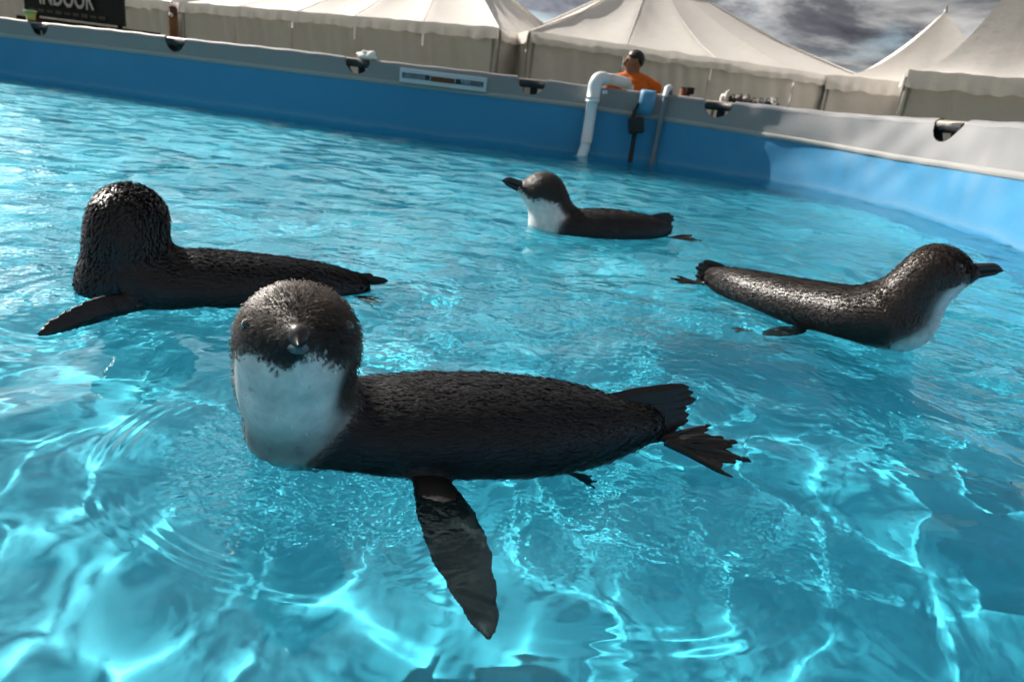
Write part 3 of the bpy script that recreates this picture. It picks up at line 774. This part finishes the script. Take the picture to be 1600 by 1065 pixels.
def peak_tent(label, A, d, side, rise, seed):
    A = np.array([A[0], A[1], EZ]); d = nrm(np.array([d[0], d[1], 0])); back = np.array([-d[1], d[0], 0])
    cs = [A, A+d*side, A+d*side+back*side, A+back*side]; ctr = (cs[0]+cs[2])/2
    root = empty('peaked_tent', tuple(ctr*[1, 1, 0]+[0, 0, GZ]), 0); tag(root, label, 'tent', 'white event tents beyond the pool')
    for k in range(4):
        a, b = cs[k], cs[(k+1) % 4]; nu, nv = 26, 24; V = []
        for i in range(nu):
            u = i/(nu-1); e = a*(1-u)+b*u
            for j in range(nv):
                v = j/(nv-1); rr = 1-v*0.985
                p = ctr+(e-ctr)*rr
                edge = 1-0.05*math.sin(math.pi*u)*(rr)                   # eave pulled in between poles
                p = ctr+(p-ctr)*edge
                z = EZ+rise*(1-rr)**1.9+0.02*rr*math.sin(u*19+seed)*(1-v)-0.10*math.sin(math.pi*u)*math.sin(math.pi*v)
                V.append([p[0], p[1], z])
        mesh('roof', V, gridfaces(nu, nv), M_roof, root)
        wall_run(root, a, b, EZ-0.1, seed+k, 2); valance(root, a, b, EZ, seed+k, drop=0.30)
    v, f = tube([ctr+[0, 0, rise-.05], ctr+[0, 0, rise+.12]], [0.05, 0.02], 8); mesh('finial', v, f, M_pole, root)
    return root
T2a, T2b = onz(829, 50, EZ), onz(1366, 129, EZ)
T1b, T1a = onz(779, 45, EZ), onz(338, 9, EZ)
hip_tent('wide white marquee tent with low ridge behind the person in orange', T2a, T2b, 6.5, 1.62, 3.0, 3, 4)
dT1 = nrm((T1a-T1b)*[1, 1, 0]); T1a = T1b+dT1*9.0
hip_tent('long white marquee tent with scalloped valance facing the pool sign', T1a, T1b, 6.5, 1.75, 2.6, 8, 5)
T0b = T1a+dT1*0.35
hip_tent('white marquee tent behind the black letter board', T0b+dT1*8.0, T0b, 6.5, 1.7, 2.6, 15, 4)
T4a, T4b = onz(1420, 111, EZ), onz(1600, 139, EZ)
peak_tent('steep peaked white tent beside the sunlit bend of the pool', T4a, np.array([math.cos(math.radians(27)), -math.sin(math.radians(27)), 0]), 4.4, 5.0, 4)
ap = aty(1478, 17, 19.0); dd = np.array([math.cos(math.radians(15)), -math.sin(math.radians(15)), 0]); bk = np.array([-dd[1], dd[0], 0])
peak_tent('slender peaked white tent standing between the marquee and the steep peaked tent', ap-dd*2.5-bk*2.5, dd, 5.0, ap[2]-EZ, 9)

# ------------------------------------------------------------------ things on and behind the rim
def rim_frame(px, py):
    s = s_at(px, py); i = int(np.argmin(np.abs(OS-s)))
    o = wallpt(np.array([i]), np.array([RIM]), np.array([0.0]))[0]
    return o, np.r_[TG[i], 0], -np.r_[NOUT[i], 0]          # point, along (to the right), inward
M_pvc = simple('white_pvc', (0.74, 0.75, 0.76), 0.32, 0.5, 0.05, 12)
o, tv_, iv = rim_frame(930, 133)
x0 = o+iv*0.085
root = empty('inlet_pipe', tuple(x0*[1, 1, 0])); tag(root, 'thick white plastic pipe bent over the pool rim', 'pipe')
PR_ = 0.037
lowp = onz(922, 243, 0.0); lowp = np.array([x0[0]-0.03, x0[1]-.02, 0])
v, f = tube([[x0[0], x0[1], .40], [x0[0]-.001, x0[1], .25], [x0[0]-.002, x0[1], .085]], PR_, 20); mesh('riser', v, f, M_pvc, root)
v, f = tube([[x0[0]-.002, x0[1], .095], [x0[0]-.006, x0[1]-.004, .05], [x0[0]-.034, x0[1]-.02, -.06], [x0[0]-.05, x0[1]-.03, -.14]], PR_*0.93, 20); mesh('outlet', v, f, M_pvc, root, recv=True)
top = RIM+0.062
arc = [np.array([x0[0], x0[1], top-0.06])+ (tv_*0.55-iv*.83)*0.06*(1-math.cos(a))+np.array([0, 0, 0.06*math.sin(a)]) for a in np.linspace(0, math.pi/2, 9)]
elb = [np.array([x0[0], x0[1], .37])]+arc+[arc[-1]+(tv_*0.55-iv*.83)*0.04]
v, f = tube(elb, PR_*1.16, 20); mesh('elbow', v, f, M_pvc, root)
hd_ = tv_*0.55-iv*.83
v, f = tube([arc[-1]+hd_*.02, arc[-1]+hd_*.16+[0, 0, .006], arc[-1]+hd_*.32+[0, 0, 0]], PR_, 20); mesh('crossover', v, f, M_pvc, root)
v, f = tube([arc[-1]+hd_*.31, arc[-1]+hd_*.36+[0, 0, -.03], arc[-1]+hd_*.38+[0, 0, -.12], np.r_[(arc[-1]+hd_*.38)[:2], GZ]], PR_*1.05, 20); mesh('downpipe', v, f, M_pvc, root)
v, f = tube([[x0[0], x0[1], .345], [x0[0], x0[1], .372]], PR_*1.24, 20); mesh('collar', v, f, M_pvc, root)
v, f = tube([x0+tv_*.06+[0, 0, -.025], x0+tv_*.085+iv*.01+[0, 0, -.02]], 0.012, 10); mesh('valve_knob', v, f, M_pvc, root)

# skimmer on a blue strap, and a grey hose with a white clip
M_strap = simple('blue_strap', (0.07, 0.25, 0.42), 0.5, 0.4); M_black = simple('black_plastic', (0.008, 0.008, 0.010), 0.45, 0.4)
M_hose = simple('grey_hose', (0.12, 0.16, 0.19), 0.4, 0.5)
o, tv_, iv = rim_frame(1020, 147)
root = empty('pump_box', tuple(o*[1, 1, 0])); tag(root, 'black box hanging on a blue strap inside the pool rim', 'pump')
a = o+iv*0.03-tv_*0.02
st = [a-iv*.08+[0, 0, .0], a-iv*.03+[0, 0, .026], a+[0, 0, .012], a+iv*.012+[0, 0, -.06], a-tv_*.015+iv*.016+[0, 0, -.135]]
V = []
for k, p in enumerate(st):
    wv_ = 0.045+0.010*k/4
    V += [p-tv_*wv_, p-tv_*wv_*.3+iv*.004, p+tv_*wv_*.35+iv*.002, p+tv_*wv_]
so = mesh('strap', V, gridfaces(5, 4), M_strap, root); sd = so.modifiers.new('solid', 'SOLIDIFY'); sd.thickness = 0.004
c = a-tv_*0.045+iv*.05+[0, 0, -.205]
v, f = box(c, (0.10, 0.07, 0.105), np.stack([nrm(tv_), nrm(-iv), [0, 0, 1]], 1) @ np.array(Matrix.Rotation(-0.2, 3, 'Y')))
bevel(mesh('housing', v, f, M_black, root, smooth=False), 0.012, 3)
v, f = tube([c+[0, 0, .03]-tv_*.028, c-tv_*.022+[0, 0, .09], c-tv_*.005+[0, 0, .14]], [.016, .012, .008], 10); mesh('bracket', v, f, M_black, root)
v, f = tube([c-[0, 0, .04], c+iv*.01+[0, 0, -.12], c+iv*.02+[0, 0, -.30]], 0.016, 10); mesh('intake_hose', v, f, M_black, root, recv=True)
o2, tv2, iv2 = rim_frame(1040, 150)
root = empty('drain_hose', tuple(o2*[1, 1, 0])); tag(root, 'grey hose hooked over the pool rim with a white clip', 'hose')
b = o2+iv2*0.02
v, f = tube([b-iv2*.12+tv2*.02+[0, 0, -.4], b-iv2*.10+tv2*.02+[0, 0, -.02], b-iv2*.05+tv2*.01+[0, 0, .042], b+iv2*.015+[0, 0, .03], b+iv2*.03-tv2*.002+[0, 0, -.05], b+iv2*.022-tv2*.012+[0, 0, -.25], b+iv2*.02-tv2*.015+[0, 0, -.6]], 0.019, 14); mesh('hose', v, f, M_hose, root, recv=True)
v, f = tube([b-iv2*.02+tv2*.012+[0, 0, .058], b+iv2*.035+[0, 0, .045], b+iv2*.05-tv2*.006+[0, 0, -.005]], [.018, .02, .015], 12); mesh('clip', v, f, M_pvc, root)

# sponsor sign on the band
o, tv_, iv = rim_frame(694, 103)
root = empty('band_sign', tuple(o*[1, 1, 0])); tag(root, 'long white-edged dark sign with orange middle on the grey rim band', 'sign')
Rm = np.stack([tv_, -iv, [0, 0, 1]], 1)
cz = o+[0, 0, -0.067]
M_plate = simple('sign_plate', (0.50, 0.56, 0.60), 0.4, 0.5, 0.05); M_ink = simple('sign_ink', (0.02, 0.035, 0.05), 0.5, 0.3); M_or = simple('sign_orange', (0.20, 0.055, 0.008), 0.5, 0.3); M_pale = simple('sign_pale', (0.36, 0.42, 0.46), 0.5, 0.3)
SW, SH = 0.60, 0.092
v, f = box(cz+iv*0.022, (SW, 0.006, SH), Rm); bevel(mesh('plate', v, f, M_plate, root, False), 0.002)
def onsign(x, z, w, h, m_, name, d):
    v, f = box(cz+iv*d+tv_*(x*SW/2)+np.array([0, 0, z*SH/2]), (w*SW/2, 0.002, h*SH/2), Rm); return mesh(name, v, f, m_, root, False)
onsign(-.62, .0, .64, .74, M_ink, 'dark_field', .0265); onsign(-.005, -.05, .56, .74, M_or, 'orange_field', .0265); onsign(.61, -.02, .64, .74, M_ink, 'dark_field', .0265)
rr_ = random.Random(4)
def glyphs(x0_, x1_, z, h, m_, d):
    parts = []; x = x0_
    while x < x1_:
        w_ = rr_.uniform(.022, .05)
        for kk in range(rr_.choice((1, 2, 2))):
            v, f = box(cz+iv*d+tv_*((x+w_*(.25+.5*kk))*SW/2)+np.array([0, 0, (z+rr_.uniform(-.04, .04))*SH/2]), (w_*.3*SW/2, .0015, h*rr_.uniform(.7, 1)*SH/2), Rm); parts.append((v, f))
        v, f = box(cz+iv*d+tv_*((x+w_*.5)*SW/2)+np.array([0, 0, (z+rr_.choice((-.35, 0, .35))*h)*SH/2]), (w_*.9*SW/2, .0016, h*.2*SH/2), Rm); parts.append((v, f))
        x += w_*1.35
    return mesh('lettering', *merge(parts), m_, root, False)
glyphs(-.92, -.42, .13, .30, M_pale, .0285); glyphs(-.90, -.42, -.2, .18, M_plate, .0285); glyphs(-.27, .24, -.02, .40, M_ink, .0285)
glyphs(.42, .60, .12, .36, M_plate, .0285); glyphs(.62, .88, .10, .22, M_pale, .0285); glyphs(.44, .88, -.22, .16, M_plate, .0285)

# crumpled white cloth on the rim
o, tv_, iv = rim_frame(574, 84)
t = mat('cloth'); setp(t, col=(0.8, 0.78, 0.75), rough=0.8); M_cloth = t.m
r_ = np.random.default_rng(3)
bm = bmesh.new(); bmesh.ops.create_icosphere(bm, subdivisions=4, radius=1)
V = np.array([v.co[:] for v in bm.verts]); F = [[x.index for x in f.verts] for f in bm.faces]; bm.free()
nz = sum(r_.uniform(.08, .2)*np.sin(V@r_.normal(0, 4, 3)+r_.uniform(0, 6)) for _ in range(9))
V = V*(1+.45*nz)[:, None]*[.075, .035, .035]; V[:, 2] = np.maximum(V[:, 2], -0.012)
ang_ = math.atan2(tv_[1], tv_[0]); Rz = np.array(Matrix.Rotation(ang_, 3, 'Z'))
tag(mesh('rim_cloth', V@Rz.T+o-iv*.02+[0, 0, .026], F, M_cloth), 'crumpled white cloth lying on the pool rim', 'cloth')
# ------------------------------------------------------------------ person, letter board, table and small gear behind the pool
def sdf_person():
    hp = aty(990, 97, 8.0); X0, Y0 = hp[0]+0.03, 8.0
    top = hp[2]
    H = lambda x, y, z: np.array([X0+x, Y0+y, z])
    sh = top-0.19                                      # shoulder height
    hip = sh-0.55; kn = (hip+GZ)/2+0.02
    ch = {
     'head': [H(-.05, -.01, top-.10), .062], }
    def ck(pts): return chain(np.array([p[:3] for p in pts]), [p[3] for p in pts], 24)
    torso = ck([(*H(.02, .04, hip-.02), .135), (*H(.03, .03, hip+.15), .15), (*H(.02, .01, sh-.16), .185), (*H(.01, .0, sh-.02), .12)])
    shl = ck([(*H(-.20, .02, sh-.03), .078), (*H(0, .0, sh+.015), .085), (*H(.23, .0, sh-.05), .082)])
    neck = ck([(*H(0, 0, sh), .062), (*H(-.02, -.01, sh+.13), .054)])
    head = ck([(*H(-.035, -.01, top-.075), .070), (*H(-.03, .0, top), .088), (*H(-.01, .005, top+.03), .085)])
    nose = ck([(*H(-.118, -.02, top+.0), .012), (*H(-.128, -.02, top-.03), .016)])
    ears = [ck([(*H(-.012, s*.092, top+.015), .016), (*H(-.012, s*.095, top-.025), .013)]) for s in (-1, 1)]
    arms = [ck([(*H(s*.22, .0, sh-.06), .070), (*H(s*.23, .06, sh-.30), .052), (*H(s*.16, .22, sh-.40), .044), (*H(s*.06, .30, sh-.38), .036)]) for s in (-1, 1)]
    hands = []
    for s in (-1, 1):
        for k in range(5):
            hands.append(ck([(*H(s*.06, .30, sh-.38+.0), .030), (*H(s*.02, .335, sh-.40+.018*k), .011), (*H(-s*.025, .335, sh-.405+.02*k), .009)]))
    legs = [ck([(*H(s*.09, .04, hip-.05), .105), (*H(s*.10, .03, kn), .070), (*H(s*.11, .07, GZ+.12), .052), (*H(s*.11, .06, GZ+.05), .05), (*H(s*.12, -.10, GZ+.035), .040)]) for s in (-1, 1)]
    groups = [('skin', [head, nose, neck]+ears+hands), ('shirt', [torso, shl]+arms), ('trousers', legs)]
    lo = np.array([X0-.42, Y0-.32, GZ-.05]); hi = np.array([X0+.42, Y0+.45, top+.2]); h = 0.012
    dims = np.ceil((hi-lo)/h).astype(int)
    Gp = np.stack(np.meshgrid(*[lo[i]+h*np.arange(dims[i]) for i in range(3)], indexing='ij'), -1).reshape(-1, 3).astype(np.float32)
    def field(Gp):
        ds = []
        for nme, chs in groups:
            d = np.full(len(Gp), 9., np.float32)
            for c in chs: d = smin(d, sweep_sdf(Gp, c[::2])[0], 0.02)
            ds.append(d)
        return ds
    ds = field(Gp); d = smin(smin(ds[0], ds[1], .02), ds[2], .03).reshape(dims)
    g = openvdb.FloatGrid(); g.background = 1.0; g.copyFromArray(np.ascontiguousarray(d)); pv, q = g.convertToQuads(isovalue=0.0)
    P = np.asarray(pv, float)*h+lo
    ds = field(P.astype(np.float32))
    k = np.argmin(np.stack(ds, 1), 1)
    arm_low = np.array([False]*len(P))
    C = np.array([(0.28, 0.15, 0.10), (0.62, 0.13, 0.012), (0.02, 0.022, 0.03)])[k]
    fore = (k == 1) & (P[:, 1] > Y0+.13) & (P[:, 2] < sh-.2); C[fore] = (0.28, 0.15, 0.10)
    root = empty('person', (X0, Y0, GZ)); tag(root, 'person with dark hair in an orange shirt standing behind the pool wall', 'person')
    t = mat('person_skin_and_clothes'); at = t.new('ShaderNodeAttribute', attribute_name='Col'); n = t.noise(t.co, 30, 4)
    setp(t, col=t.mix(1.0, at.outputs['Color'], t.ramp(n, [(.3, .8), (.7, 1.15)]), 'MULTIPLY'), rough=.75, spec=.25)
    o = mesh('body', P, np.asarray(q)[:, ::-1].astype(np.int64), t.m, root)
    a = o.data.color_attributes.new('Col', 'FLOAT_COLOR', 'POINT'); a.data.foreach_set('color', np.c_[C, np.ones(len(C))].astype(np.float32).ravel())
    # hair cap
    bm = bmesh.new(); bmesh.ops.create_icosphere(bm, subdivisions=4, radius=1)
    V = np.array([v.co[:] for v in bm.verts]); F = [[x.index for x in f.verts] for f in bm.faces]; bm.free()
    rr = np.random.default_rng(2)
    keep = (V[:, 2] > -0.05-0.75*np.clip(V[:, 0], 0, 1)+0.55*np.clip(-V[:, 0]-.25, 0, 1))
    V2 = V*(1+rr.normal(0, .012, len(V)))[:, None]*[.099, .100, .102]+H(-.016, .003, top+.022)
    F = [f for f in F if all(keep[i] for i in f)]
    ho = mesh('hair', V2, F, simple('dark_hair', (0.012, 0.009, 0.008), .5, .4), root); s = ho.modifiers.new('solid', 'SOLIDIFY'); s.thickness = .012
    for s_ in (-1, 1):
        v, f = ball(H(-.108, s_*.034-.012, top+.012), .013, 10, 7); mesh('eye', v, f, M_pupil, root)
sdf_person()

# black letter board on a trestle
bp = aty(118, 22, 9.6)
root = empty('letter_board', (bp[0], bp[1], GZ), 0.10); tag(root, 'black board with large white capitals standing before a tent', 'sign')
rm = np.array(Matrix.Rotation(0.10, 3, 'Z')); ux = rm@np.array([1, 0, 0]); uy = rm@np.array([0, 1, 0])
bl = aty(44, 10, 9.6); br = aty(192, 26, 9.6); wB_ = np.linalg.norm((br-bl)[:2]); cB = (bl+br)/2; 
M_board = simple('board_black', (0.012, 0.012, 0.014), .5, .4)
zb_ = aty(118, 29, 9.6)[2]
v, f = box([cB[0], cB[1], zb_+.45], (wB_, .05, .95), rm); bevel(mesh('panel', v, f, M_board, root, False), .008)
v, f = box([cB[0]+.18, cB[1]-.02, zb_-.10], (wB_+.50, .10, .10), rm); mesh('bottom_rail', v, f, simple('board_brown', (.03, .015, .008), .6, .3), root, False)
for s_ in (-.42, .42):
    p = cB+ux*wB_*s_+uy*.06
    v, f = tube([[p[0], p[1], GZ], [p[0], p[1], zb_+.6]], .03, 8); mesh('leg', v, f, M_board, root)
M_letters = simple('letter_white', (.62, .60, .58), .5, .3)
cu = bpy.data.curves.new('lettering', 'FONT'); cu.body = 'INDOOR'; cu.size = .22; cu.extrude = .004; cu.align_x = 'CENTER'; cu.offset = .004
to = bpy.data.objects.new('lettering_curve', cu); COL.objects.link(to); bpy.context.view_layer.update()
me = bpy.data.meshes.new_from_object(to.evaluated_get(bpy.context.evaluated_depsgraph_get())); bpy.data.objects.remove(to)
V = np.array([v.co[:] for v in me.vertices]); F = [tuple(p.vertices) for p in me.polygons]
tl = aty(66, 7, 9.55); tr_ = aty(146, 16, 9.55)
wd = V[:, 0].max()-V[:, 0].min(); k_ = np.linalg.norm((tr_-tl)[:2])/wd
V = V*k_; cT = (tl+tr_)/2
V3 = np.array([cT[0], cT[1], 0])+np.outer(V[:, 0]-V[:, 0].mean()*0, ux)+np.outer(V[:, 2]*0+(-V[:, 2])-.0, uy)*1.0; V3[:, 2] = aty(105, 11, 9.55)[2]+V[:, 1]*1.9
V3 -= uy*(.035)
mesh('lettering', V3, F, M_letters, root, False)
parts = []
rr_ = random.Random(9)
for k in range(9):
    v, f = box(np.array([cT[0], cT[1], aty(105, 22, 9.55)[2]])+ux*(-.42+.105*k)-uy*.03, (.075, .006, .045*rr_.uniform(.6, 1)), rm); parts.append((v, f))
mesh('small_print', *merge(parts), simple('print_grey', (.10, .10, .085), .6, .3), root, False)

# brown timber post with a pale cap
p0 = aty(271, 40, 9.0); root = empty('timber_post', (p0[0], p0[1], GZ)); tag(root, 'slim brown post with a pale knob before the tent walls', 'post')
zt = aty(271, 10, 9.0)[2]
v, f = tube([[p0[0], p0[1], GZ], [p0[0], p0[1], zt-.13], [p0[0], p0[1], zt-.10]], [.055, .052, .042], 12); mesh('shaft', v, f, simple('post_brown', (.20, .085, .03), .6, .3, .3, 9), root)
v, f = tube([[p0[0], p0[1], zt-.11], [p0[0], p0[1], zt-.02], [p0[0], p0[1], zt]], [.05, .05, .03], 12); mesh('cap', v, f, simple('post_cap', (.10, .035, .015), .5, .4), root)
v, f = ball([p0[0]+.005, p0[1]-.055, zt-.10], .022); mesh('knob', v, f, M_cloth, root)
v, f = tube([[p0[0], p0[1], zt-.60], [p0[0], p0[1], zt-.42]], .06, 12); mesh('collar', v, f, simple('post_band', (.02, .012, .008), .6, .3), root)

# yellow float on the rim
o, tv_, iv = rim_frame(42, 30); q0 = o-iv*.03
root = empty('yellow_cup', tuple(q0)); tag(root, 'small yellow cup standing on the pool rim', 'cup')
v, f = tube([q0+[0, 0, .02], q0+[0, 0, .085]], [.030, .042], 14); mesh('cup', v, f, simple('cup_yellow', (.55, .45, .08), .4, .5), root)
v, f = tube([q0+[0, 0, .08], q0+[0, 0, .092]], [.046, .045], 14); mesh('lip', v, f, simple('cup_lip', (.65, .6, .35), .4, .5), root)

# gear table
ga, gb = aty(1128, 166, 7.4), aty(1216, 176, 7.4)
zt = (ga[2]+gb[2])/2+0.0; gc = (ga+gb)/2
root = empty('folding_table', (gc[0], gc[1], GZ)); tag(root, 'brown folding table behind the sunlit pool rim', 'table')
ux = nrm((gb-ga)*[1, 1, 0]); uy = np.array([-ux[1], ux[0], 0]); rm = np.stack([ux, uy, [0, 0, 1]], 1); Lg = np.linalg.norm((gb-ga)[:2])
v, f = box([gc[0], gc[1]+.2, zt-.02], (Lg+.15, .55, .035), rm); bevel(mesh('table_top', v, f, simple('table_brown', (.06, .025, .015), .5, .4), root, False), .006)
for sx in (-1, 1):
    for sy in (-.05, .45):
        p = gc+ux*sx*Lg*.46+uy*sy
        v, f = tube([[p[0], p[1], GZ], [p[0], p[1], zt-.03]], .016, 8); mesh('leg', v, f, M_pole, root)
rr_ = np.random.default_rng(21)
cols = [(.70, .66, .62), (.05, .05, .03), (.16, .13, .12), (.30, .28, .26), (.04, .035, .035), (.22, .20, .18), (.03, .04, .08), (.36, .34, .32)]
bm = bmesh.new(); bmesh.ops.create_icosphere(bm, subdivisions=3, radius=1)
IV = np.array([v.co[:] for v in bm.verts]); IF = [[x.index for x in f.verts] for f in bm.faces]; bm.free()
looks = ['white', 'dark olive', 'brown-grey', 'light grey', 'near-black', 'mid grey', 'dark blue', 'pale grey']
for k, c in enumerate(cols):
    p = ga+(gb-ga)*((k+.5)/len(cols)); hh = rr_.uniform(.055, .085)
    nz = sum(rr_.uniform(.1, .25)*np.sin(IV@rr_.normal(0, 3.5, 3)+rr_.uniform(0, 6)) for _ in range(7))
    V = IV*(1+.5*nz)[:, None]*[.05, .07, hh]; V[:, 2] = np.maximum(V[:, 2], -hh*.7)
    root = empty('gear_bag', (p[0], p[1]+.1, zt)); tag(root, looks[k]+' lumpy bag in the row on the folding table behind the rim', 'bag', 'bags on the folding table')
    mesh('pouch', V@rm.T+[p[0], p[1]+.1, zt+hh*.72], IF, simple('bag_cloth', c, .8, .2, .3, 40), root)
    a_ = np.array([p[0], p[1]+.06, zt+hh*1.45])
    v, f = tube([a_-ux*.02, a_+[0, 0, .03]-ux*.01, a_+[0, 0, .03]+ux*.012, a_+ux*.02], .005, 6); mesh('handle', v, f, simple('bag_strap', tuple(x*.6 for x in c), .8, .2), root)

# orange and dark bucket further along
p0 = aty(1070, 146, 7.0); root = empty('orange_bucket', (p0[0], p0[1], GZ)); tag(root, 'small orange container with a dark lid edge behind the rim', 'bucket')
zt = aty(1070, 137, 7.0)[2]
v, f = tube([[p0[0], p0[1], zt-.34], [p0[0], p0[1], zt-.015], [p0[0], p0[1], zt]], [.045, .052, .048], 16); mesh('tub', v, f, simple('tub_orange', (.22, .06, .02), .5, .4), root)
v, f = box([p0[0]+.035, p0[1]-.05, zt-.025], (.07, .05, .06)); bevel(mesh('latch', v, f, M_black, root, False), .006)
v, f = tube([[p0[0], p0[1], GZ], [p0[0], p0[1], zt-.33]], [.16, .09], 16); mesh('stand', v, f, M_pole, root)
